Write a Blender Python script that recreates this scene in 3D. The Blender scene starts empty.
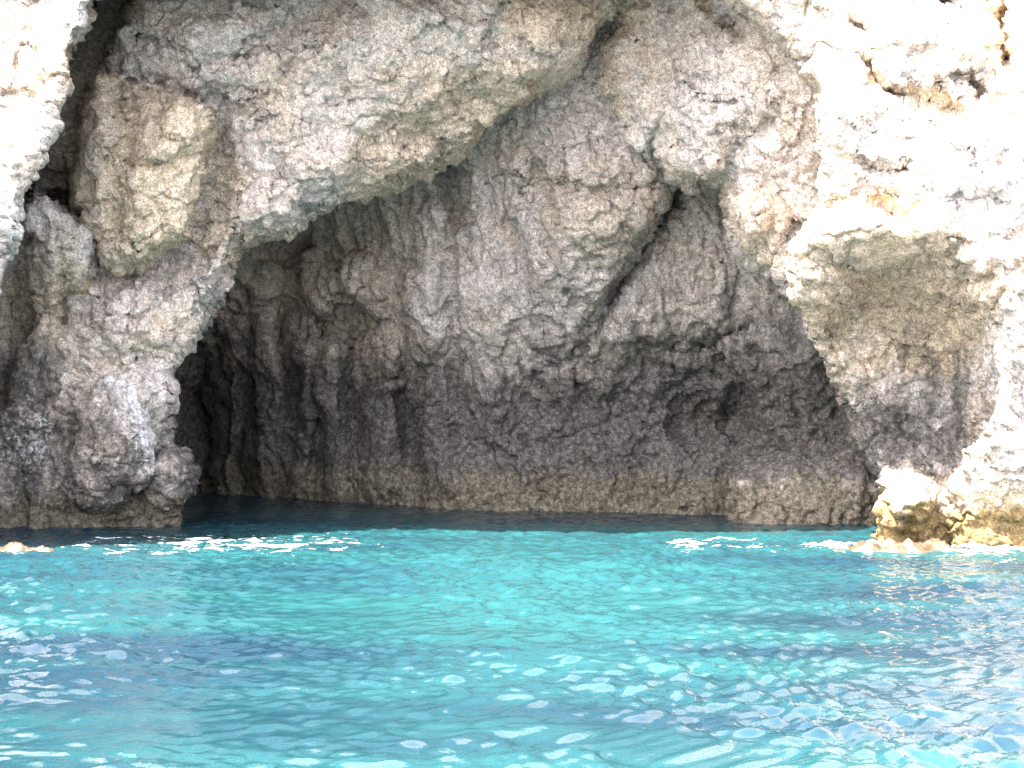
import bpy, math, time
import numpy as np
T0 = time.time()
R = math.radians
scene = bpy.context.scene
F, CX, CY, CAM_Z = 1600.0, 512.0, 384.0, 2.5      # focal length in pixels, optical axis, eye height above the sea (m)

# ------------------------------------------------------------------ noise
rng = np.random.RandomState(7)
PERM = rng.permutation(256).astype(np.int32)
PERM = np.concatenate([PERM, PERM, PERM])
G = rng.normal(size=(256, 3)).astype(np.float32)
G /= np.linalg.norm(G, axis=1)[:, None]
RND = rng.rand(256, 3).astype(np.float32)

def _hash(x, y, z):
    return PERM[PERM[PERM[x & 255] + (y & 255)] + (z & 255)]

def perlin(p):
    p = np.asarray(p, np.float32)
    i = np.floor(p); f = p - i; i = i.astype(np.int32)
    u = f * f * f * (f * (f * 6 - 15) + 10)
    out = np.zeros(len(p), np.float32)
    for dx in (0, 1):
        wx = u[:, 0] if dx else 1 - u[:, 0]
        for dy in (0, 1):
            wy = u[:, 1] if dy else 1 - u[:, 1]
            for dz in (0, 1):
                wz = u[:, 2] if dz else 1 - u[:, 2]
                g = G[_hash(i[:, 0] + dx, i[:, 1] + dy, i[:, 2] + dz)]
                out += wx * wy * wz * (g[:, 0] * (f[:, 0] - dx) + g[:, 1] * (f[:, 1] - dy) + g[:, 2] * (f[:, 2] - dz))
    return out * 1.5

def worley(p):
    p = np.asarray(p, np.float32)
    i = np.floor(p).astype(np.int32); f = p - np.floor(p)
    f1 = np.full(len(p), 9.0, np.float32); f2 = f1.copy()
    for dx in (-1, 0, 1):
        for dy in (-1, 0, 1):
            for dz in (-1, 0, 1):
                r = RND[_hash(i[:, 0] + dx, i[:, 1] + dy, i[:, 2] + dz)]
                d = (r[:, 0] + dx - f[:, 0]) ** 2 + (r[:, 1] + dy - f[:, 1]) ** 2 + (r[:, 2] + dz - f[:, 2]) ** 2
                f2 = np.minimum(f2, np.maximum(f1, d)); f1 = np.minimum(f1, d)
    return np.sqrt(f1), np.sqrt(f2)

def facets(p):
    """broken blocks: every cell of the rock has a tilted flat face of its own"""
    p = np.asarray(p, np.float32)
    i = np.floor(p).astype(np.int32); f = p - np.floor(p)
    f1 = np.full(len(p), 9.0, np.float32); val = np.zeros(len(p), np.float32)
    for dx in (-1, 0, 1):
        for dy in (-1, 0, 1):
            for dz in (-1, 0, 1):
                h = _hash(i[:, 0] + dx, i[:, 1] + dy, i[:, 2] + dz); r = RND[h]; g = G[(h + 57) & 255]
                ox, oy, oz = f[:, 0] - r[:, 0] - dx, f[:, 1] - r[:, 1] - dy, f[:, 2] - r[:, 2] - dz
                d = ox * ox + oy * oy + oz * oz
                v = g[:, 0] * ox + g[:, 1] * oy + g[:, 2] * oz + (r[:, 1] - .5) * .7
                b = d < f1
                val = np.where(b, v, val); f1 = np.minimum(f1, d)
    return val

def fbm(p, n, gain=.5):
    o, a = 0, 1.0
    for k in range(n):
        o = o + a * perlin(p * (2.03 ** k) + 17.3 * k); a *= gain
    return o

def sstep(a, b, x):
    t = np.clip((x - a) / (b - a), 0, 1)
    return t * t * (3 - 2 * t)

# ------------------------------------------------------------------ relief tools
def tps(ctrl, X, Y):
    c = np.array(ctrl, np.float64); P = c[:, :2] / 100.0; n = len(c)
    def phi(r2): return np.where(r2 > 1e-9, r2 * np.log(np.maximum(r2, 1e-9)), 0)
    K = phi(((P[:, None] - P[None]) ** 2).sum(-1)) + np.eye(n) * .02
    Q = np.c_[np.ones(n), P]
    A = np.zeros((n + 3, n + 3)); A[:n, :n] = K; A[:n, n:] = Q; A[n:, :n] = Q.T
    w = np.linalg.solve(A, np.r_[c[:, 2], 0, 0, 0])
    x, y = X / 100.0, Y / 100.0
    o = w[n] + w[n + 1] * x + w[n + 2] * y
    for k in range(n):
        o = o + w[k] * phi((x - P[k, 0]) ** 2 + (y - P[k, 1]) ** 2)
    return np.clip(o, c[:, 2].min() - .8, c[:, 2].max() + .8)

def poly_sdf(poly, X, Y):            # positive inside
    P = np.array(poly, np.float32); Q = np.roll(P, -1, 0)
    best = np.full(X.shape, 1e12, np.float32); ins = np.zeros(X.shape, bool)
    for (ax, ay), (bx, by) in zip(P, Q):
        ex, ey = bx - ax, by - ay
        t = np.clip(((X - ax) * ex + (Y - ay) * ey) / (ex * ex + ey * ey + 1e-9), 0, 1)
        best = np.minimum(best, (X - ax - t * ex) ** 2 + (Y - ay - t * ey) ** 2)
        if ay != by:
            ins ^= ((Y >= min(ay, by)) & (Y < max(ay, by)) & (X < ax + (Y - ay) * ex / ey))
    d = np.sqrt(best)
    return np.where(ins, d, -d)

def blob(X, Y, cx, cy, rx, ry, rot=0.0, p=1.0):
    c, s = math.cos(R(rot)), math.sin(R(rot))
    u = ((X - cx) * c + (Y - cy) * s) / rx; v = (-(X - cx) * s + (Y - cy) * c) / ry
    return np.clip(1 - (u * u + v * v), 0, 1) ** p

def seg(X, Y, pts, w):               # 1 on the polyline, 0 at distance w
    best = np.full(X.shape, 1e9)
    for (ax, ay), (bx, by) in zip(pts[:-1], pts[1:]):
        ex, ey = bx - ax, by - ay
        t = np.clip(((X - ax) * ex + (Y - ay) * ey) / (ex * ex + ey * ey), 0, 1)
        best = np.minimum(best, np.hypot(X - ax - t * ex, Y - ay - t * ey))
    return np.clip(1 - best / w, 0, 1)

def axis(lo, hi, step, a, b, grow=1.12):
    core = list(np.arange(a, b + step, step)); s, x = step, core[-1]
    while x < hi: s = min(s * grow, 60); x += s; core.append(x)
    s, x, pre = step, core[0], []
    while x > lo: s = min(s * grow, 60); x -= s; pre.append(x)
    return np.array(pre[::-1] + core)

def normals(V, Fq):
    a, b, c, d = V[Fq[:, 0]], V[Fq[:, 1]], V[Fq[:, 2]], V[Fq[:, 3]]
    n = np.cross(c - a, d - b)
    N = np.zeros_like(V)
    for k in range(4):
        for j in range(3):
            N[:, j] += np.bincount(Fq[:, k], n[:, j], len(V))
    return (N / (np.linalg.norm(N, axis=1)[:, None] + 1e-12)).astype(np.float32)

def make_mesh(name, V, Fq, mat, attrs=None, parent=None, smooth=True):
    me = bpy.data.meshes.new(name)
    me.vertices.add(len(V)); me.vertices.foreach_set('co', np.ascontiguousarray(V, np.float32).ravel())
    me.loops.add(Fq.size); me.loops.foreach_set('vertex_index', np.ascontiguousarray(Fq, np.int32).ravel())
    me.polygons.add(len(Fq))
    me.polygons.foreach_set('loop_start', np.arange(0, Fq.size, 4, dtype=np.int32))
    me.polygons.foreach_set('use_smooth', np.full(len(Fq), smooth))
    me.update(calc_edges=True)
    for k, a in (attrs or {}).items():
        at = me.attributes.new(k, 'FLOAT', 'POINT'); at.data.foreach_set('value', np.ascontiguousarray(a, np.float32))
    me.materials.append(mat)
    o = bpy.data.objects.new(name, me); scene.collection.objects.link(o)
    if parent is not None: o.parent = parent
    return o

def tag(o, label=None, cat=None, kind=None, group=None):
    if label: o['label'] = label
    if cat: o['category'] = cat
    if kind: o['kind'] = kind
    if group: o['group'] = group
    return o

def rock_noise(P, N, Fq, low=1.0, mid=1.0, fine=1.0, flute=0.0):
    """craggy limestone relief: broad swellings, then lumps with creases, then pitting"""
    P = P.astype(np.float32); vs_ = np.float32(.5 if flute > 0 else 1)
    w = np.stack([perlin(P * .8 + 3.1), perlin(P * .8 + 41.7), perlin(P * .8 + 77.2)], 1)
    q = P + .40 * w
    d = low * (.34 * perlin(q / 2.6) + .22 * perlin(q / 1.15 + 9))
    f1, f2 = worley(q / np.array([.95, .95, .8], np.float32))
    d += low * (.10 * (.45 - f1 * f1) + .14 * facets(q / np.array([1.0, 1.0, .7 / vs_], np.float32) + 50))
    if flute > 0:
        qv = q * np.array([1 / .62, 1 / .62, 1 / 3.4], np.float32)
        d += flute * (.30 * perlin(qv + 5) + .26 * (.55 - np.abs(perlin(qv * 1.9 + 31)) * 1.6))
    P = P + N * d[:, None]
    N = normals(P, Fq)
    w2 = np.stack([perlin(P * 3.1 + 13.1), perlin(P * 3.1 + 51.7), perlin(P * 3.1 + 7.2)], 1)
    q = P + .11 * w2
    f1, f2 = worley(q / .36 + 20)
    m = .5 + .5 * np.clip(perlin(P * .55 + 90) * 1.8 + .3, -1, 1)          # calmer and rougher zones
    d = mid * (.04 * (.42 - f1 * f1) + .075 * facets(q / np.array([.36, .36, .27 / vs_], np.float32) + 11) + .085 * (.4 - np.abs(perlin(q / np.array([.55, .55, .55 / vs_], np.float32) + 4)) * 1.7)) * (.30 + .95 * m)
    cr = np.clip(1 - (np.abs(perlin(q * np.array([.9, .9, 1.35], np.float32) + 60))) / .045, 0, 1)
    d -= mid * .07 * cr
    P = P + N * d[:, None]
    N = normals(P, Fq)
    f1, f2 = worley(P / .135 + 40)
    d = fine * (.034 * (.42 - f1 * f1) + .045 * perlin(P / .21 + 8) + .030 * perlin(P / .10 + 70) + .016 * perlin(P / .055 + 7)) * (.30 + 1.0 * m)
    return P + N * d[:, None]

def relief(name, poly, ctrl, mat, feats=None, masks=None, bounds=(-40, 1064, -40, 600), outer=None, step=1.7,
           round_px=26, round_m=.7, jag=3.0, skirt=7.0, nskirt=16, noise=(1, 1, 1, 0), parent=None, flare=.05):
    """one rock mass: an outline with its own distance and relief, its rim curling back into a deep side wall"""
    a, b, c, d_ = bounds
    lo_x, hi_x, lo_y, hi_y = outer or bounds
    xs = axis(lo_x, hi_x, step, a, b); ys = axis(lo_y, hi_y, step, c, d_)
    X, Y = np.meshgrid(xs, ys); sh = X.shape
    X = X.ravel().astype(np.float32); Y = Y.ravel().astype(np.float32)
    q = np.stack([X, Y, np.full_like(X, sum(map(ord, name)))], 1)
    sd = poly_sdf(poly, X, Y)
    if jag: sd = sd + jag * (1.5 * perlin(q / 34) + 1.1 * perlin(q / 13 + 5) + .7 * perlin(q / 5.5 + 9))
    S = sd.reshape(sh)
    gy, gx = np.gradient(S, ys, xs)
    gx, gy = gx.ravel(), gy.ravel(); gl = np.maximum(gx * gx + gy * gy, .2)
    ins = sd > 0
    I = np.arange(sh[0] * sh[1]).reshape(sh)
    Fq = np.stack([I[:-1, :-1], I[1:, :-1], I[1:, 1:], I[:-1, 1:]], -1).reshape(-1, 4)
    Fq = Fq[ins[Fq].any(1)]
    used = np.unique(Fq); out = used[~ins[used]]
    mv = np.clip(-sd[out] / gl[out], 0, 30)
    X[out] += (mv * gx[out]).astype(np.float32); Y[out] += (mv * gy[out]).astype(np.float32)
    rm = np.full(sh[0] * sh[1], -1, np.int64); rm[used] = np.arange(len(used))
    Fq = rm[Fq]; X, Y, sd = X[used], Y[used], np.maximum(sd[used], 0)
    e0 = np.concatenate([Fq[:, [0, 1]], Fq[:, [1, 2]], Fq[:, [2, 3]], Fq[:, [3, 0]]])
    k0 = np.sort(e0, 1); k0 = k0[:, 0] * (len(X) + 1) + k0[:, 1]
    _, iv, ct = np.unique(k0, return_inverse=True, return_counts=True); b0 = e0[ct[iv] == 1]
    cntv = np.bincount(b0.ravel(), minlength=len(X)); bm = cntv == 2
    for _ in range(3):
        for A in (X, Y):
            sm = np.bincount(b0[:, 0], A[b0[:, 1]], len(X)) + np.bincount(b0[:, 1], A[b0[:, 0]], len(X))
            A[bm] = (.5 * A[bm] + .25 * sm[bm]).astype(np.float32)
    D = tps(ctrl, X, Y)
    if feats is not None: D = D + feats(X, Y)
    t = np.clip(sd / round_px, 0, 1)
    D = D + round_m * (1 - np.sqrt(np.clip(1 - (1 - t) ** 2, 0, 1)))
    def world(X, Y, D): return np.stack([(X - CX) * D / F, D, CAM_Z - (Y - CY) * D / F], 1)
    V = world(X, Y, D)
    # skirt: boundary edges pushed back
    e = np.concatenate([Fq[:, [0, 1]], Fq[:, [1, 2]], Fq[:, [2, 3]], Fq[:, [3, 0]]])
    key = np.sort(e, 1); k1 = key[:, 0] * (len(V) + 1) + key[:, 1]
    _, inv, cnt = np.unique(k1, return_inverse=True, return_counts=True)
    be = e[cnt[inv] == 1]
    bv = np.unique(be); m2 = np.full(len(V), -1, np.int64); m2[bv] = np.arange(len(bv))
    nx = X[bv] - CX; ny = Y[bv] - CY
    g = np.stack([gx, gy], 1)[used][bv]; g /= np.linalg.norm(g, axis=1)[:, None] + 1e-6
    rows, ring = [V], bv; base = len(V); XX, YY = [X], [Y]
    for k in range(1, nskirt + 1):
        s = skirt * (k / nskirt) ** 1.6
        dd = D[bv] + s
        infl = flare * s * F / dd                    # a little inward of the outline, so the side wall hides behind the rim
        x2 = X[bv] + g[:, 0] * infl; y2 = Y[bv] + g[:, 1] * infl
        rows.append(world(x2, y2, dd)); XX.append(X[bv]); YY.append(Y[bv])
        new = base + np.arange(len(bv)); base += len(bv)
        Fq = np.concatenate([Fq, np.stack([ring[m2[be[:, 1]]], ring[m2[be[:, 0]]], new[m2[be[:, 0]]], new[m2[be[:, 1]]]], 1)])
        ring = new
    V = np.concatenate(rows).astype(np.float32); X = np.concatenate(XX); Y = np.concatenate(YY)
    N = normals(V, Fq)
    V = rock_noise(V, N, Fq, *noise)
    at = dict(dark=np.zeros(len(V)), olive=np.zeros(len(V)), ochre=np.zeros(len(V)), salt=np.zeros(len(V)), warm=np.zeros(len(V)))
    if masks is not None: at.update(masks(X, Y, V))
    o = make_mesh(name, V, Fq, mat, at, parent)
    print(name, len(V), round(time.time() - T0, 1))
    return o

# ------------------------------------------------------------------ materials
class NT:
    def __init__(s, name):
        s.m = bpy.data.materials.new(name); s.m.use_nodes = True; s.t = s.m.node_tree; s.t.nodes.clear()
        s.out = s.n('ShaderNodeOutputMaterial')
    def n(s, kind, **kw):
        nd = s.t.nodes.new(kind)
        for k, v in kw.items(): setattr(nd, k, v)
        return nd
    def l(s, a, b): s.t.links.new(a, b)
    def val(s, nd, k, v):
        if hasattr(v, 'is_linked') or hasattr(v, 'links'): s.l(v, nd.inputs[k])
        else: nd.inputs[k].default_value = v
    def math(s, op, a, b=0.0, c=0.0, clamp=False):
        nd = s.n('ShaderNodeMath', operation=op, use_clamp=clamp)
        s.val(nd, 0, a); s.val(nd, 1, b)
        if op == 'MULTIPLY_ADD': s.val(nd, 2, c)
        return nd.outputs[0]
    def noise(s, scale, detail=6, rough=.6, vec=None, dist=0.0, off=0.0, typ='FBM'):
        nd = s.n('ShaderNodeTexNoise', noise_type=typ)
        nd.inputs['Scale'].default_value = scale; nd.inputs['Detail'].default_value = detail
        nd.inputs['Roughness'].default_value = rough; nd.inputs['Distortion'].default_value = dist
        v = vec if vec is not None else s.pos()
        if off:
            a = s.n('ShaderNodeVectorMath', operation='ADD'); s.l(v, a.inputs[0]); a.inputs[1].default_value = (off, off * .7, off * 1.3); v = a.outputs[0]
        s.l(v, nd.inputs['Vector']); return nd.outputs[0]
    def pos(s):
        if not hasattr(s, '_p'): s._p = s.n('ShaderNodeNewGeometry').outputs['Position']
        return s._p
    def scaled(s, v):
        a = s.n('ShaderNodeVectorMath', operation='MULTIPLY'); s.l(s.pos(), a.inputs[0]); a.inputs[1].default_value = v; return a.outputs[0]
    def ramp(s, v, a, b, c=0.0, d=1.0):
        nd = s.n('ShaderNodeMapRange', interpolation_type='SMOOTHSTEP'); s.val(nd, 0, v)
        for k, x in zip((1, 2, 3, 4), (a, b, c, d)): nd.inputs[k].default_value = x
        return nd.outputs[0]
    def mix(s, f, a, b, mode='MIX'):
        nd = s.n('ShaderNodeMix', data_type='RGBA', blend_type=mode); s.val(nd, 0, f)
        for k, x in ((6, a), (7, b)):
            if isinstance(x, tuple): nd.inputs[k].default_value = x + (1,)
            else: s.l(x, nd.inputs[k])
        return nd.outputs[2]
    def attr(s, name): return s.n('ShaderNodeAttribute', attribute_name=name).outputs['Fac']

def rock_material(name, pale, tan, bump=1.0):
    t = NT(name)
    big = t.noise(.55, 5, .6); mid = t.noise(2.2, 8, .65, off=5); fine = t.noise(11, 8, .7, off=9)
    grit = t.noise(38, 6, .7, off=3); streak = t.noise(1.0, 6, .6, vec=t.scaled((3.2, 3.2, .55)), off=2)
    col = t.mix(t.ramp(t.math('MULTIPLY_ADD', t.attr('warm'), .5, big), .42, .68), pale, tan)
    grey = t.ramp(mid, .46, .66)
    col = t.mix(t.math('MULTIPLY', grey, .45), col, (.27, .25, .235))
    salt = t.ramp(t.math('ADD', t.math('MULTIPLY', t.attr('salt'), .8), t.math('MULTIPLY_ADD', fine, .9, -.45)), .30, .62)
    och = t.ramp(t.math('ADD', t.attr('ochre'), t.math('MULTIPLY_ADD', mid, 1.3, -.65)), .35, .75)
    col = t.mix(t.math('MULTIPLY', och, .85), col, t.mix(t.ramp(fine, .35, .65), (.70, .55, .36), (.62, .52, .40)))
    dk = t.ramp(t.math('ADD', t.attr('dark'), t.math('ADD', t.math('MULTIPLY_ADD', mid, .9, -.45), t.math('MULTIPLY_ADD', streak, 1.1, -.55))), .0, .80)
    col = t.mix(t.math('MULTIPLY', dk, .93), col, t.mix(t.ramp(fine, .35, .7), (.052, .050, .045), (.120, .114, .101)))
    ol = t.ramp(t.math('ADD', t.attr('olive'), t.math('ADD', t.math('MULTIPLY_ADD', mid, 1.1, -.55), t.math('MULTIPLY_ADD', streak, 1.0, -.5))), .25, .80)
    weed = t.mix(t.ramp(fine, .38, .66), (.095, .085, .060), (.165, .147, .108))
    weed = t.mix(t.math('MULTIPLY', och, .9), weed, t.mix(t.ramp(mid, .40, .60), (.085, .060, .020), (.24, .165, .06)))
    col = t.mix(t.math('MULTIPLY', ol, .92), col, weed)
    col = t.mix(t.math('MULTIPLY', salt, .75), col, (.66, .64, .63))
    pit = t.ramp(t.noise(17, 5, .75, off=12), .36, .47, .58, 1.0)
    sp = t.math('MULTIPLY', t.math('MULTIPLY', pit, t.ramp(fine, .36, .64, .70, 1.25)), t.ramp(grit, .36, .64, .60, 1.38))
    v = t.n('ShaderNodeVectorMath', operation='SCALE'); t.l(col, v.inputs[0]); t.l(sp, v.inputs[3])
    bs = t.n('ShaderNodeBsdfPrincipled'); t.l(v.outputs[0], bs.inputs['Base Color'])
    bs.inputs['Roughness'].default_value = .9; bs.inputs['Specular IOR Level'].default_value = .15
    h = t.math('ADD', t.math('MULTIPLY', t.noise(7, 10, .68, off=8), .10), t.math('MULTIPLY', t.noise(26, 8, .7, off=1, typ='FBM'), .035))
    bp = t.n('ShaderNodeBump'); bp.inputs['Strength'].default_value = .8 * bump; bp.inputs['Distance'].default_value = 1.0
    t.l(h, bp.inputs['Height']); t.l(bp.outputs[0], bs.inputs['Normal'])
    t.l(bs.outputs[0], t.out.inputs[0])
    return t.m

M_ROCK = rock_material('weathered_limestone', (.62, .55, .49), (.58, .47, .36))
M_PALE = rock_material('pale_limestone', (.60, .555, .51), (.52, .42, .31))  # pale limestone of the outer cliffs, close in tone to the weathered rock
M_CAVE = rock_material('cave_shade_limestone', (.42, .375, .335), (.40, .335, .27))  # darker copy of the limestone; some of the cave's shade is in its colour

# ------------------------------------------------------------------ masks shared by the masses
def tide(V, top=.70, seed=0.0):
    p = V * np.array([.9, .9, 0], np.float32) + seed
    z = V[:, 2] + .28 * perlin(p) + .10 * perlin(p * 3.3)
    return sstep(top + .34, top - .26, z)

def band(V, z0, z1, z2, z3, amp=.5):
    p = V * np.array([.55, .55, .12], np.float32) + 4
    z = V[:, 2] + amp * perlin(p) + amp * .5 * perlin(p * 2.7)
    return sstep(z0, z1, z) * sstep(z3, z2, z)

FAR = 5000

# ------------------------------------------------------------------ rocks
# 1 sunlit outer cliff, left of the cave
def m_left(X, Y, V):
    return dict(warm=blob(X, Y, 20, 60, 60, 50) * .6, olive=tide(V), ochre=blob(X, Y, 30, 60, 40, 30) * .35)
o = relief('cliff_face',
    [(-75, 620), (-60, 500), (-40, 400), (-25, 320), (-8, 265), (3, 240), (8, 225), (22, 197), (30, 180), (40, 160), (47, 140), (54, 112),
     (60, 85), (68, 58), (78, 30), (92, 0), (112, -24), (150, -42), (240, -52), (350, -56), (420, -54), (420, -900), (-700, -900), (-700, 620)],
    [(0, 0, 24.0), (60, 80, 23.8), (-100, 300, 23.6), (-100, 600, 24.6), (0, 200, 23.4), (-600, 0, 25.5), (-600, 600, 25.2), (-600, -800, 27), (340, -800, 26), (200, -110, 23.9), (340, -130, 23.7), (0, -400, 24.4), (100, -60, 24.0)],
    M_PALE, masks=m_left, bounds=(-30, 110, -20, 260), outer=(-700, 430, -900, 620), skirt=5, round_m=.22, round_px=7)
tag(o, 'sunlit white cliff at the far left beside the dark vertical crevice', 'cliff')

# 2 sunlit outer buttress, right of the cave, with its shaded hollow
def f_butt(X, Y):
    d = 1.9 * sstep(0, 1, blob(X, Y, 903, 362, 116, 148, 0, 1)) - 1.0 * blob(X, Y, 896, 492, 46, 46, 35, .8)
    d += .2 * sstep(0, 1, blob(X, Y, 895, 325, 105, 80, 0, 1))
    d -= .45 * blob(X, Y, 875, 236, 80, 26, 6, .8)                    # lip over the hollow
    d += .15 * blob(X, Y, 985, 225, 40, 40, 20, .8)
    d += .45 * seg(X, Y, [(868, 62), (882, 90), (920, 98), (955, 110)], 12) + .28 * seg(X, Y, [(850, 22), (868, 34)], 9) + .4 * seg(X, Y, [(860, 165), (895, 172), (905, 168)], 9) + .5 * seg(X, Y, [(880, 205), (900, 222)], 12)
    d += .6 * seg(X, Y, [(998, 0), (1006, 60)], 13) + .38 * seg(X, Y, [(972, 72), (978, 95)], 9) + .3 * seg(X, Y, [(945, 0), (952, 30)], 9)
    d += .3 * seg(X, Y, [(985, 150), (1000, 165)], 14)
    d -= .3 * blob(X, Y, 830, 130, 50, 60) + .35 * blob(X, Y, 930, 50, 70, 50) + .3 * blob(X, Y, 970, 160, 60, 40)
    return d
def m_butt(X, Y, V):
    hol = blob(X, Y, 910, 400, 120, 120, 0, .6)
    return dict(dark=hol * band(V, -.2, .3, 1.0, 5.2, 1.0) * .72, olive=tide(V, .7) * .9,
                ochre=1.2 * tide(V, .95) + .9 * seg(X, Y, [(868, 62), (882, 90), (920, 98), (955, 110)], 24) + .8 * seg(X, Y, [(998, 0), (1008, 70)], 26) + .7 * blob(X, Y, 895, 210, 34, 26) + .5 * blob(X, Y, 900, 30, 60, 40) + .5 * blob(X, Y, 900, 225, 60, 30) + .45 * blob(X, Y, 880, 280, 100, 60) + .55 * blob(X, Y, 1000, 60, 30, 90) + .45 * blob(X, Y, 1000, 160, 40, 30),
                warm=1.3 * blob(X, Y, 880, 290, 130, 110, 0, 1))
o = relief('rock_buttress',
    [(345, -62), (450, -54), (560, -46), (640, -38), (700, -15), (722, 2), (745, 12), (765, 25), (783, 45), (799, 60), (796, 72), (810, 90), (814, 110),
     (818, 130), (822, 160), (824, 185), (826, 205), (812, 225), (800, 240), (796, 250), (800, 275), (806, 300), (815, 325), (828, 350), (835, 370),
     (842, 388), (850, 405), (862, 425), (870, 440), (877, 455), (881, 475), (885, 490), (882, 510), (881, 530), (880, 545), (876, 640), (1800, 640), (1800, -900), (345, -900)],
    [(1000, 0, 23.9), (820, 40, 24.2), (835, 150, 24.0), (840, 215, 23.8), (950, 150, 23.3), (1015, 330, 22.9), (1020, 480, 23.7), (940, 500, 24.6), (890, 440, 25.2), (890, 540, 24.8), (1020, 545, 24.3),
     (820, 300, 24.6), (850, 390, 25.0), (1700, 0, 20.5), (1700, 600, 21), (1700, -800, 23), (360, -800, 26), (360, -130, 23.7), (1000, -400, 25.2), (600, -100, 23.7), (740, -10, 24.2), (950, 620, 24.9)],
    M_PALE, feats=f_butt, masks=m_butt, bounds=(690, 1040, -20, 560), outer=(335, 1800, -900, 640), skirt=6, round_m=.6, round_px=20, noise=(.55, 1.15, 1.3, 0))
tag(o, 'large sunlit white buttress on the right with a shaded hollow below its lip', 'cliff')

# 3 the hanging arch and its left leg
def f_arch(X, Y):
    d = -.25 * blob(X, Y, 365, 70, 170, 90, -22, .9)
    d -= .3 * blob(X, Y, 545, 40, 80, 50, -35, .8)
    d += .35 * seg(X, Y, [(420, 135), (470, 95), (530, 100), (580, 75)], 24)
    d -= .55 * blob(X, Y, 330, 165, 48, 26, -12, .8) + .4 * blob(X, Y, 270, 205, 40, 24, -20, .8)
    d -= .25 * blob(X, Y, 215, 40, 90, 60, 0, .8) + .3 * blob(X, Y, 400, 165, 40, 22, -25, .8)
    d += .45 * seg(X, Y, [(225, 100), (210, 180), (195, 245), (140, 275)], 26)
    d -= .35 * blob(X, Y, 135, 320, 40, 40) + .3 * blob(X, Y, 190, 290, 34, 30)
    d += .3 * seg(X, Y, [(240, 60), (300, 20), (340, -20)], 22)
    return d
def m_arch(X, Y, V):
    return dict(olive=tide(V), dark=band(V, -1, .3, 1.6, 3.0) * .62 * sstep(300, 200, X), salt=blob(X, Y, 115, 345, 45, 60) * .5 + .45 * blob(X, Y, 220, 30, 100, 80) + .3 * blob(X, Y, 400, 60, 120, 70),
                warm=.5 * blob(X, Y, 460, 130, 150, 55, -28, .6) + .5 * blob(X, Y, 550, 20, 60, 30), ochre=.5 * blob(X, Y, 165, 320, 24, 20) + .35 * blob(X, Y, 380, 120, 40, 30))
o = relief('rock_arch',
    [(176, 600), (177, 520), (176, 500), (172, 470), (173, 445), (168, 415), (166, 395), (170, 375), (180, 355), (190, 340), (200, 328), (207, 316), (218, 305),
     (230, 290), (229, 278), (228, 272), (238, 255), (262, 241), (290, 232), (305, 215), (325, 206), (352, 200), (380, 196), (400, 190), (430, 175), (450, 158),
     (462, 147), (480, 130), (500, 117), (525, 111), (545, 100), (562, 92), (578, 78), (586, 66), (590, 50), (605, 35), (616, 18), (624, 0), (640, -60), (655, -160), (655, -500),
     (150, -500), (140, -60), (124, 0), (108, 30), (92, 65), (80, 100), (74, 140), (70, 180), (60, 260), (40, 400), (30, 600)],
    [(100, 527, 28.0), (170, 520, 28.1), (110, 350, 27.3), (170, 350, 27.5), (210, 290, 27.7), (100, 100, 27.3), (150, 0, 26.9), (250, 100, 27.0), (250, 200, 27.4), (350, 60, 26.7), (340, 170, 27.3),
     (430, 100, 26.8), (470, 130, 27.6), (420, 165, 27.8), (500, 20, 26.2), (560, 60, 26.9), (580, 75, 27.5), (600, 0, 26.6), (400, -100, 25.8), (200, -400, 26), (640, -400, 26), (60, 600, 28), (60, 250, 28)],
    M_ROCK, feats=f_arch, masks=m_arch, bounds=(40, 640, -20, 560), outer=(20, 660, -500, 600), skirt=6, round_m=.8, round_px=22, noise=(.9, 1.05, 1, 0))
tag(o, 'pale grey rock arch hanging over the cave mouth, standing on its left leg', 'rock arch')

# 4 stained outcrop on the pillar
def m_out(X, Y, V):
    return dict(ochre=1.15 * blob(X, Y, 160, 185, 70, 95, 10, .4) - .5 * blob(X, Y, 95, 135, 34, 45) - .25 * blob(X, Y, 130, 250, 40, 30), salt=.35 * blob(X, Y, 95, 120, 40, 60) + .4 * blob(X, Y, 140, 245, 45, 35), warm=np.full(len(X), .5))
def f_out(X, Y):
    d = -.35 * blob(X, Y, 190, 115, 30, 26, 0, .8) + .22 * seg(X, Y, [(118, 85), (128, 140), (112, 200), (120, 265)], 16)
    d += .16 * seg(X, Y, [(110, 165), (150, 165), (195, 155)], 9) - .25 * blob(X, Y, 95, 130, 30, 45) - .25 * blob(X, Y, 165, 140, 40, 24)
    return d
o = relief('rock_outcrop',
    [(84, 82), (100, 68), (120, 72), (145, 84), (170, 90), (195, 96), (212, 108), (219, 124), (213, 138), (208, 150), (206, 185), (200, 212), (193, 240), (165, 250), (140, 268),
     (118, 272), (100, 262), (85, 235), (68, 200), (68, 175), (74, 150), (76, 115)],
    [(140, 170, 26.2), (90, 100, 26.8), (200, 120, 26.5), (195, 220, 26.4), (120, 262, 26.6), (75, 190, 26.9), (140, 90, 26.7)],
    M_ROCK, feats=f_out, masks=m_out, bounds=(50, 235, 50, 290), step=1.6, skirt=2.2, nskirt=10, round_m=.7, round_px=22, noise=(.5, .85, 1, 0), jag=2.2)
tag(o, 'yellow stained rock outcrop bulging from the pillar beside the dark crevice', 'rock outcrop')

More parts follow.
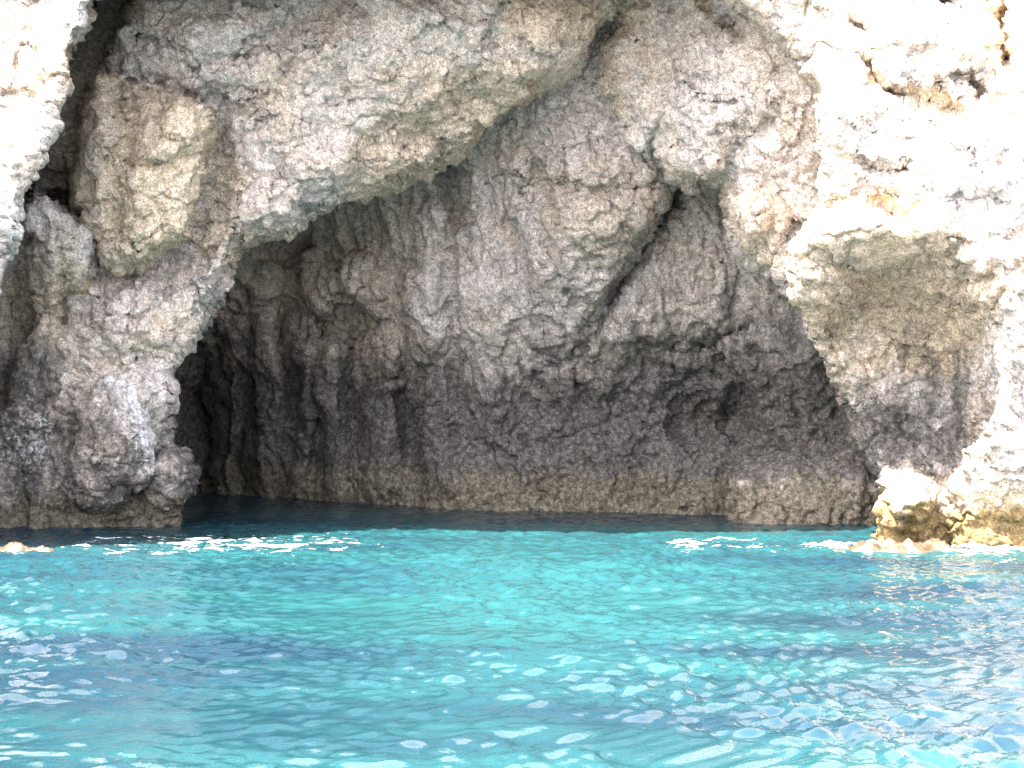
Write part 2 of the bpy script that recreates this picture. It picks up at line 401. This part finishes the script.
# 5 dark foot of the cliff at lower left, and the back of the crevice
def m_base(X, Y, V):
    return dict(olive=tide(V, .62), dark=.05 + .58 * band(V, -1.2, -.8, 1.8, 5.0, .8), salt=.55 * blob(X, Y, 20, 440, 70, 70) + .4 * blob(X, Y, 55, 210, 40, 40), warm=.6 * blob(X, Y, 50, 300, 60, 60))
def f_base(X, Y):
    return -.45 * blob(X, Y, 50, 240, 50, 70) - .3 * blob(X, Y, 40, 420, 40, 120) + .5 * seg(X, Y, [(18, 240), (10, 330), (5, 400)], 16) + .4 * seg(X, Y, [(70, 300), (68, 380), (60, 420)], 18)
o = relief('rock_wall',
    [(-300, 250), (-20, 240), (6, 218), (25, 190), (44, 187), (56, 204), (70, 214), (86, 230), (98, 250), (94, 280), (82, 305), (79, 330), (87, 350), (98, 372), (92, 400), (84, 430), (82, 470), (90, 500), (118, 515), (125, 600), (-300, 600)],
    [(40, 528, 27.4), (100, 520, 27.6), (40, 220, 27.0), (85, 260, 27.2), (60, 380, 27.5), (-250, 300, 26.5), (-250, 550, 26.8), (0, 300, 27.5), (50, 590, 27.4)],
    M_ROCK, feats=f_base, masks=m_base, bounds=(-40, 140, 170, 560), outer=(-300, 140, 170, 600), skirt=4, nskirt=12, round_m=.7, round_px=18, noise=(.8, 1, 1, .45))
tag(o, 'dark salt streaked rock wall at the waterline in the lower left corner', 'rock wall')

# 6 boulders at the left foot
def m_b1(X, Y, V):
    return dict(dark=.56 * sstep(370, 440, Y), salt=.75 * seg(X, Y, [(100, 385), (115, 372), (130, 395), (140, 425), (142, 455)], 30) + .35 * sstep(470, 500, Y))
o = relief('boulder',
    [(97, 367), (110, 364), (125, 372), (138, 390), (148, 415), (150, 440), (150, 460), (143, 478), (130, 490), (115, 500), (105, 508), (85, 505), (70, 495), (66, 480), (72, 455), (78, 430), (76, 415), (88, 395)],
    [(110, 440, 26.5), (100, 375, 27.1), (145, 440, 26.9), (75, 480, 26.8), (105, 505, 26.9)],
    M_ROCK, masks=m_b1, bounds=(50, 165, 350, 525), step=1.5, skirt=1.6, nskirt=8, round_m=.8, round_px=28, noise=(.7, 1.05, 1, 0), jag=2)
tag(o, 'tall grey boulder with a white salt crust, left of the cave mouth', 'boulder')
def m_b2(X, Y, V):
    return dict(dark=.6 * sstep(505, 490, Y) + .1, olive=tide(V, .52), salt=.5 * seg(X, Y, [(150, 500), (180, 496)], 9))
o = relief('boulder',
    [(148, 460), (160, 449), (173, 446), (185, 455), (190, 468), (192, 484), (186, 496), (177, 504), (177, 517), (178, 600), (128, 600), (130, 520), (138, 490)],
    [(165, 475, 27.2), (150, 460, 27.5), (188, 480, 27.5), (155, 520, 27.9), (150, 590, 27.9)],
    M_ROCK, masks=m_b2, bounds=(115, 205, 430, 560), outer=(115, 205, 430, 600), step=1.5, skirt=1.8, nskirt=8, round_m=.6, round_px=18, noise=(.35, .8, 1, 0), jag=2)
tag(o, 'small rounded dark boulder at the left corner of the cave mouth', 'boulder')

# 7 back wall of the cave
def f_wall(X, Y):
    d = np.zeros(len(X))
    # columns (towards us) and slots (away) in the left chamber
    for x0, y0, x1, y1, w, a in ((232, 300, 222, 470, 16, -.4), (268, 290, 262, 480, 18, -.5), (305, 300, 300, 490, 17, -.55), (342, 270, 336, 490, 20, -.6), (385, 300, 378, 490, 20, -.5), (420, 280, 440, 480, 22, -.5),
                                 (292, 380, 296, 420, 13, 1.3), (358, 350, 350, 440, 14, .9), (318, 360, 318, 470, 10, .5), (404, 400, 410, 450, 13, .9), (252, 380, 244, 490, 14, .7), (205, 360, 200, 490, 30, 1.2), (280, 300, 284, 370, 9, .5)):
        qx = X + 9 * perlin(np.stack([X / 40, Y / 60, X * 0 + 3], 1)); d += a * .62 * sstep(0, 1, seg(qx, Y, [(x0, y0), (x1, y1)], w * 1.25))
    d -= .75 * blob(X, Y, 322, 285, 17, 32, -8, .7)                     # hanging nose
    d -= .55 * blob(X, Y, 362, 280, 26, 26, 10, .7) + .4 * blob(X, Y, 250, 270, 34, 40, 0, .8)
    d += .9 * blob(X, Y, 350, 325, 40, 22, 0, .8) + .6 * blob(X, Y, 285, 245, 40, 24, -20, .8)
    d += .8 * seg(X, Y, [(445, 165), (452, 195), (462, 225)], 14) - .45 * seg(X, Y, [(425, 220), (430, 300), (425, 340)], 24)
    d += 1.0 * blob(X, Y, 738, 413, 22, 30, 0, .7) + .6 * blob(X, Y, 700, 420, 34, 26, 0, .7)
    d += .8 * seg(X, Y, [(683, 185), (672, 205), (645, 250), (612, 302)], 10)
    d += .3 * seg(X, Y, [(620, 300), (580, 345), (575, 380)], 12) - .3 * blob(X, Y, 640, 320, 40, 40)
    d += .25 * seg(X, Y, [(650, 345), (700, 348), (740, 330)], 9) - .4 * blob(X, Y, 700, 290, 40, 50)
    d -= .25 * seg(X, Y, [(480, 300), (490, 370), (500, 420)], 30)
    return d
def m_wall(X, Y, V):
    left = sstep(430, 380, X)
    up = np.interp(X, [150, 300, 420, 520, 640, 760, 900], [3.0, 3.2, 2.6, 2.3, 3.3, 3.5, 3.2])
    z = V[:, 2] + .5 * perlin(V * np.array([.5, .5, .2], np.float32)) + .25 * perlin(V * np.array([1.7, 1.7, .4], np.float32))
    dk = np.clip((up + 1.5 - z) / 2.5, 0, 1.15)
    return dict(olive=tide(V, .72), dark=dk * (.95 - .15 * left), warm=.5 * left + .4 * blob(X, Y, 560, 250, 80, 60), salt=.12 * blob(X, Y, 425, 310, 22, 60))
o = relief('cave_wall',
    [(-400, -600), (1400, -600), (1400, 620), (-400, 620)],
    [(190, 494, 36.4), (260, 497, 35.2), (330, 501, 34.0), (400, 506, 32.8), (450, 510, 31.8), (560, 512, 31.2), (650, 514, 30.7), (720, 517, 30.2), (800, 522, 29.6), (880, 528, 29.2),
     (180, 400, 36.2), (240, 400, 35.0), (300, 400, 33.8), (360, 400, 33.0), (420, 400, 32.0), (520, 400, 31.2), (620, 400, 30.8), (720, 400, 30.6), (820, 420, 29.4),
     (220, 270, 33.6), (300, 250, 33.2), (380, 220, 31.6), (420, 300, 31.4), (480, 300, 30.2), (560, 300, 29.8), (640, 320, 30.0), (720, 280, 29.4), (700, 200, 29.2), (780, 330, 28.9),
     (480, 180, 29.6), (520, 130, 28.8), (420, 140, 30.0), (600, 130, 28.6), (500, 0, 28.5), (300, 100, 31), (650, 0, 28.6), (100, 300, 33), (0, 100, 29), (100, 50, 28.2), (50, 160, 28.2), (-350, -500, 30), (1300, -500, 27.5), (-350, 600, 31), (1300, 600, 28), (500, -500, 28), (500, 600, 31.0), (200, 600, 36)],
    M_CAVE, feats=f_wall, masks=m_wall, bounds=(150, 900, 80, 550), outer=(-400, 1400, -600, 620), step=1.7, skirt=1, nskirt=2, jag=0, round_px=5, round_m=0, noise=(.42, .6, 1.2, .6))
tag(o, 'shadowed back wall of the sea cave with a dark band above the water', 'cave wall')

# 8 hanging nose of rock in the middle of the cave roof
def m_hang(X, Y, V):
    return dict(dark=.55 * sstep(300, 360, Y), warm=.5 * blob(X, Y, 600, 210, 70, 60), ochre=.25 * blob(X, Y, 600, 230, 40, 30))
def f_hang(X, Y):
    return -.35 * blob(X, Y, 600, 210, 60, 70, 25, .8) + .25 * seg(X, Y, [(495, 190), (520, 260), (545, 330)], 12) + .25 * seg(X, Y, [(535, 170), (548, 240), (575, 300)], 12) - .25 * blob(X, Y, 575, 175, 34, 26) + .2 * seg(X, Y, [(560, 190), (610, 190), (660, 185)], 9)
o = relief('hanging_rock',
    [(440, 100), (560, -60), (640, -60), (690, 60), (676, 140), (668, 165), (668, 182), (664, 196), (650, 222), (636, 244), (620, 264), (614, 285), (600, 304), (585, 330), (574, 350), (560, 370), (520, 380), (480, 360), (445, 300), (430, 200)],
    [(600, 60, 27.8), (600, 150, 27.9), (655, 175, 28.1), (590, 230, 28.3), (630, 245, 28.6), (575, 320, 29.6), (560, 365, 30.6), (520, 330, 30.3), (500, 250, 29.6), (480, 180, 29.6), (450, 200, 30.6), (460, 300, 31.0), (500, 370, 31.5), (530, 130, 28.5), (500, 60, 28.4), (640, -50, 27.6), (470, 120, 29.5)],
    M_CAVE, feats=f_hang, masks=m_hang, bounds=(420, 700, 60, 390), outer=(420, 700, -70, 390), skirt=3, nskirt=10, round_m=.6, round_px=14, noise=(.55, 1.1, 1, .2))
tag(o, 'grey hanging nose of rock in the middle of the cave roof', 'rock')

# 9 pale roof slab on the right of the cave
def f_roof(X, Y):
    d = -.25 * blob(X, Y, 705, 110, 90, 80, 20, .8) - .12 * blob(X, Y, 690, 165, 40, 22) + .35 * seg(X, Y, [(700, -10), (722, 18), (738, 34)], 12)
    d -= .3 * blob(X, Y, 745, 215, 26, 40) - .3 * seg(X, Y, [(722, 190), (735, 150), (770, 120)], 16)
    d -= .3 * blob(X, Y, 770, 225, 24, 28)
    d -= .3 * blob(X, Y, 615, 70, 30, 50) - .35 * seg(X, Y, [(625, -10), (600, 50), (575, 85)], 20)
    return d
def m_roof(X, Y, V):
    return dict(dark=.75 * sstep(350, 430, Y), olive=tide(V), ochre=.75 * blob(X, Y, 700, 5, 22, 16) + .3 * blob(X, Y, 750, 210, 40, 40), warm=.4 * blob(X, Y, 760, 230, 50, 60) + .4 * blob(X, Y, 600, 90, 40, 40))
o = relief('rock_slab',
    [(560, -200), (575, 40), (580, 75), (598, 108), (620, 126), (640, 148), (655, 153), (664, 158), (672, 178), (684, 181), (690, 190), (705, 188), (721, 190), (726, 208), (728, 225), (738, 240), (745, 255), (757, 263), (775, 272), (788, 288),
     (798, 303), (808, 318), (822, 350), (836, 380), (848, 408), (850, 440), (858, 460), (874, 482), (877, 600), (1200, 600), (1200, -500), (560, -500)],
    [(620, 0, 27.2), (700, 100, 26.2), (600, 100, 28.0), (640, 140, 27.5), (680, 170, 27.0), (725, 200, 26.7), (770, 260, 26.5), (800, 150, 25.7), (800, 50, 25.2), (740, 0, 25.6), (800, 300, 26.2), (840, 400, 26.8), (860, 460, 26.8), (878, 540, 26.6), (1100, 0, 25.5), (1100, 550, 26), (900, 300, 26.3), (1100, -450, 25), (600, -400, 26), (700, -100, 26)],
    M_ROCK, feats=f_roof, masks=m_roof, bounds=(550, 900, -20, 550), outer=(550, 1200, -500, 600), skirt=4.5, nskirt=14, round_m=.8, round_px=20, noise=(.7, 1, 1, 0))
tag(o, 'pale grey sloping cave roof between the hanging nose and the sunlit buttress', 'rock slab')

# 10 block at the back right
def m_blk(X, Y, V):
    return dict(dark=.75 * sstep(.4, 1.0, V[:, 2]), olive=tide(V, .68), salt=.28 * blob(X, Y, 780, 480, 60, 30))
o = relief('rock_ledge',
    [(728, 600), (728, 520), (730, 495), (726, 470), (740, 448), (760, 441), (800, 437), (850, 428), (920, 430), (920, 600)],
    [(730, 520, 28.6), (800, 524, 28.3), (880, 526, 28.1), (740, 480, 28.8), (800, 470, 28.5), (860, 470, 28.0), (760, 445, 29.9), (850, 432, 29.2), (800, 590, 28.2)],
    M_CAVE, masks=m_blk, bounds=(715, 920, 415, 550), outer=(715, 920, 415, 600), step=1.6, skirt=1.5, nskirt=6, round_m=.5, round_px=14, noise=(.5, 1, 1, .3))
tag(o, 'shaded grey rock ledge at the water, right corner inside the cave', 'rock ledge')

# 11 sunlit blocks at the foot of the buttress
def m_foot(X, Y, V):
    return dict(olive=1.0 * tide(V, .74, 3) - .25 * tide(V, .05), ochre=1.5 * tide(V, .9, 3), salt=.4 * sstep(.5, .8, V[:, 2]), warm=np.full(len(X), .3))
FOOT = [
    ([(884, 494), (892, 488), (905, 492), (925, 505), (938, 515), (944, 540), (944, 600), (878, 600), (879, 530), (880, 508)],
     [(885, 500, 24.7), (910, 515, 24.4), (940, 530, 24.6), (910, 545, 24.5), (910, 590, 24.5)], (865, 960, 470, 570), 'sunlit boulder with yellow algae at the right corner of the cave mouth'),
    ([(947, 600), (947, 540), (950, 520), (962, 508), (985, 500), (1010, 490), (1060, 488), (1080, 600)],
     [(955, 530, 24.4), (1000, 510, 24.2), (1040, 500, 24.0), (1000, 545, 24.2), (1000, 590, 24.2)], (935, 1075, 470, 570), 'wide sunlit boulder with yellow algae under the buttress, at the right edge')]
for poly, ctrl, bd, lab in FOOT:
    o = relief('boulder', poly, ctrl, M_PALE, masks=m_foot, bounds=bd, outer=(bd[0], bd[1], bd[2], 600), step=1.5, skirt=1.5, nskirt=6, round_m=.5, round_px=16, noise=(.25, .5, .8, 0), jag=2.5)
    tag(o, lab, 'boulder')

for ob in scene.objects:
    if 'label' in ob: ob['kind'] = 'thing'
# ------------------------------------------------------------------ sea
wr = np.random.RandomState(11)
WAVES = []
for k in range(90):
    lam = .13 * (22 ** (k / 89.0)); th = wr.normal(R(88), R(50))
    WAVES.append((2 * math.pi / lam, th, wr.rand() * 6.28, (.0130 if lam < .28 else .0130 * (.28 / lam) ** 1.0) * lam * wr.uniform(.5, 1.3) * (1 if lam < 1.2 else (1.2 / lam) ** .9)))
def sea(x, y):
    h = np.zeros_like(x); calm = (1 - .5 * sstep(25, 31, y)) * (1 + .12 * sstep(19, 11, y))
    p = np.stack([x * .22, y * .22, np.zeros_like(x)], -1).reshape(-1, 3)
    gust = (.75 + .7 * perlin(p).reshape(x.shape))
    wx = .5 * perlin(p * 2.3 + 7).reshape(x.shape)
    for kf, th, ph, a in WAVES:
        c = np.sin(kf * ((x + wx) * math.cos(th) + (y + wx) * math.sin(th)) + ph)
        h += a * (c + .3 * c * c)
    return h * calm * gust
xs = axis(-2500, 2500, .06, -12.5, 12.5, 1.25); xs = np.r_[xs[xs > -2600]]
def grow(lo, hi, step, a, b):
    return axis(lo, hi, step, a, b, 1.25)
def far_axis(a, b, step):
    core = np.arange(a, b, step); o = list(core); s = step
    while o[-1] < 3000: s *= 1.35; o.append(o[-1] + s)
    s = step; pre = [a]
    while pre[-1] > -3000: s *= 1.35; pre.append(pre[-1] - s)
    return np.array(pre[:0:-1] + o)
xs = far_axis(-12.5, 12.5, .036); ys = far_axis(8.5, 37.5, .036)
XX, YY = np.meshgrid(xs, ys)
near = sstep(60, 30, np.hypot(XX, YY - 20))
H = sea(XX, YY) * near
I = np.arange(XX.size).reshape(XX.shape)
Fq = np.stack([I[:-1, :-1], I[:-1, 1:], I[1:, 1:], I[1:, :-1]], -1).reshape(-1, 4)
t = NT('turquoise_sea')
patch = t.noise(1, 4, .55, vec=t.scaled((.085, .33, 1)), off=2.0); patch2 = t.noise(1, 3, .5, vec=t.scaled((.35, 1.1, 1)), off=6)
f = t.math('ADD', t.math('MULTIPLY', patch, .75), t.math('MULTIPLY', patch2, .25))
d2 = t.n('ShaderNodeVectorMath', operation='DISTANCE'); t.l(t.scaled((.30, .14, 0)), d2.inputs[0]); d2.inputs[1].default_value = (.2, 2.4, 0)
f = t.math('ADD', f, t.ramp(d2.outputs['Value'], 0.0, 1.5, .14, -.05))
deep = t.ramp(f, .36, .62)
col = t.mix(deep, (.005, .020, .033), (.007, .046, .052))
sy = t.n('ShaderNodeSeparateXYZ'); t.l(t.pos(), sy.inputs[0])
shoal = t.math('MULTIPLY', t.ramp(sy.outputs[1], 3.0, 10.0), t.ramp(t.math('ABSOLUTE', sy.outputs[0]), 26.0, 14.0))
col = t.mix(shoal, (.002, .010, .020), col)      # pale sand close in, deep offshore; unseen water darkened to cut turquoise bounce
bs = t.n('ShaderNodeBsdfPrincipled'); t.l(col, bs.inputs['Base Color'])
bs.inputs['Specular IOR Level'].default_value = .8; bs.inputs['Roughness'].default_value = .02; bs.inputs['IOR'].default_value = 1.33
h1 = t.noise(1, 4, .55, vec=t.scaled((4.0, 7.0, 1)), dist=.6)
bp = t.n('ShaderNodeBump'); bp.inputs['Strength'].default_value = .14; bp.inputs['Distance'].default_value = .05
t.l(h1, bp.inputs['Height']); t.l(bp.outputs[0], bs.inputs['Normal']); t.l(bs.outputs[0], t.out.inputs[0])
o = make_mesh('sea', np.stack([XX.ravel(), YY.ravel(), H.ravel()], 1), Fq, t.m)
tag(o, 'rippled turquoise sea water in front of the cave', None, 'structure')
print('sea', len(xs), len(ys), round(time.time() - T0, 1))

# foam
t = NT('white_foam'); bs = t.n('ShaderNodeBsdfPrincipled')
bs.inputs['Base Color'].default_value = (.80, .82, .82, 1); bs.inputs['Roughness'].default_value = .7
al = t.ramp(t.math('ADD', t.attr('cover'), t.math('MULTIPLY_ADD', t.noise(14, 5, .7), .30, -.15)), -.02, .16, 0.0, .9)
t.l(al, bs.inputs['Alpha']); t.l(bs.outputs[0], t.out.inputs[0]); M_FOAM = t.m
def foam(px0, px1, py, depth, thr, seed, label, amp=.10):
    yc = CAM_Z * F / (py - CY)
    x0, x1 = (px0 - CX) * yc / F, (px1 - CX) * yc / F
    X, Y = np.meshgrid(np.arange(x0, x1, .016), np.arange(yc - depth, yc + depth, .025))
    p = np.stack([X.ravel(), Y.ravel() * 3.2, np.full(X.size, seed)], 1)
    e = np.minimum(np.minimum(X - x0, x1 - X) / (.25 * (x1 - x0)), 1).ravel() * np.clip(1 - ((Y.ravel() - yc) / depth) ** 2, 0, 1)
    n = .5 + .5 * fbm(p * np.array([1.3, 1.6, 1]), 6, .68)
    m = n * (.45 + .55 * np.sqrt(np.clip(e, 0, 1))) - thr
    z = sea(X, Y).ravel() + .010 + amp * np.maximum(m, 0) * (.6 + .8 * np.abs(perlin(p * 9)))
    I = np.arange(X.size).reshape(X.shape)
    Fq = np.stack([I[:-1, :-1], I[:-1, 1:], I[1:, 1:], I[1:, :-1]], -1).reshape(-1, 4)
    Fq = Fq[(m[Fq] > -.03).any(1)]
    u = np.unique(Fq); rm = np.full(X.size, -1); rm[u] = np.arange(len(u))
    V = np.stack([X.ravel(), Y.ravel(), z], 1)[u]
    o = make_mesh('sea_foam', V, rm[Fq], M_FOAM, dict(cover=m[u])); tag(o, label, 'foam', 'stuff', 'sea foam'); return o
foam(40, 400, 546, 2.0, .66, 3.0, 'thin streaks of white foam on the water before the left rocks', .05)
foam(800, 905, 548, .5, .53, 8.0, 'white foam breaking at the right corner of the cave mouth', .16)
foam(640, 800, 548, 1.3, .68, 21.0, 'loose flecks of white foam on the water before the shaded ledge', .05)
foam(930, 1060, 551, .5, .52, 12.0, 'white foam along the foot of the right boulder at the edge', .2)

t = NT('wet_brown_rock'); bs = t.n('ShaderNodeBsdfPrincipled')
t.l(t.mix(t.ramp(t.noise(6, 6, .7), .35, .65), (.038, .026, .016), (.085, .060, .038)), bs.inputs['Base Color']); bs.inputs['Roughness'].default_value = .45
t.l(bs.outputs[0], t.out.inputs[0]); M_WET = t.m
# half-awash shelves of brown rock
for nm, cxp, cyp, rx, ry, hz, lab in (('rock_shelf', 898, 551, 1.0, .5, .15, 'flat brown rock shelf awash beside the right boulder'), ('rock_shelf', 2, 551, .9, .4, .14, 'flat tan rock shelf awash at the left edge')):
    yc = CAM_Z * F / (cyp - CY); xc = (cxp - CX) * yc / F
    X, Y = np.meshgrid(np.linspace(-1.25, 1.25, 90), np.linspace(-1.25, 1.25, 60))
    r2 = X ** 2 + Y ** 2
    P = np.stack([xc + X.ravel() * rx, yc + Y.ravel() * ry, np.zeros(X.size)], 1)
    z = hz * (1 - r2.ravel() ** 1.5) - .05 + .13 * fbm(P * 2.6, 6, .6)
    P[:, 2] = np.maximum(z, -.5)
    I = np.arange(X.size).reshape(X.shape)
    Fq = np.stack([I[:-1, :-1], I[:-1, 1:], I[1:, 1:], I[1:, :-1]], -1).reshape(-1, 4)
    n = len(P)
    o = make_mesh(nm, P, Fq, M_WET, dict(dark=np.full(n, .15), olive=np.full(n, .85), ochre=np.ones(n), salt=np.zeros(n), warm=np.ones(n)))
    tag(o, lab, 'rock shelf')

# ------------------------------------------------------------------ light
S = np.array([-.36, -.30, .85]); S /= np.linalg.norm(S)
elev = math.asin(S[2]); az = math.atan2(S[0], S[1])      # clockwise from +Y
from mathutils import Vector
sun = bpy.data.lights.new('sun', 'SUN'); sun.energy = 4.6; sun.angle = R(.53); sun.color = (1, .95, .87)
so = bpy.data.objects.new('sun', sun); scene.collection.objects.link(so)
so.rotation_euler = Vector(S.tolist()).to_track_quat('Z', 'Y').to_euler(); so.location = (-10, -5, 40)
w = bpy.data.worlds.new('World'); scene.world = w; w.use_nodes = True
nt = w.node_tree; nt.nodes.clear()
sky = nt.nodes.new('ShaderNodeTexSky'); sky.sky_type = 'NISHITA'; sky.sun_disc = False
sky.sun_elevation = elev; sky.sun_rotation = az; sky.air_density = 1.0; sky.dust_density = 3.0; sky.ozone_density = .6
bg = nt.nodes.new('ShaderNodeBackground'); bg.inputs[1].default_value = .15
ow = nt.nodes.new('ShaderNodeOutputWorld'); hs = nt.nodes.new('ShaderNodeHueSaturation'); hs.inputs['Saturation'].default_value = .65
nt.links.new(sky.outputs[0], hs.inputs['Color']); nt.links.new(hs.outputs[0], bg.inputs[0]); nt.links.new(bg.outputs[0], ow.inputs[0])

# ------------------------------------------------------------------ camera
cam = bpy.data.cameras.new('camera'); cam.sensor_width = 36; cam.lens = 36 * F / 1024; cam.clip_end = 6000; cam.clip_start = .1
co = bpy.data.objects.new('camera', cam); scene.collection.objects.link(co)
co.location = (0, 0, CAM_Z); co.rotation_euler = (R(90), 0, 0); scene.camera = co
vs = scene.view_settings; vs.view_transform = 'Standard'; vs.look = 'None'; vs.exposure = 3.35; vs.use_white_balance = True; vs.white_balance_temperature = 7000; vs.white_balance_tint = 18; vs.gamma = 1; vs.use_curve_mapping = False
scene.cycles.max_bounces = 8; scene.cycles.diffuse_bounces = 5; scene.cycles.use_denoising = True; scene.cycles.denoiser = 'OPENIMAGEDENOISE'; scene.cycles.denoising_input_passes = 'RGB_ALBEDO_NORMAL'; scene.cycles.denoising_prefilter = 'NONE'
scene.cycles.sample_clamp_indirect = 8
print('built in', round(time.time() - T0, 1))
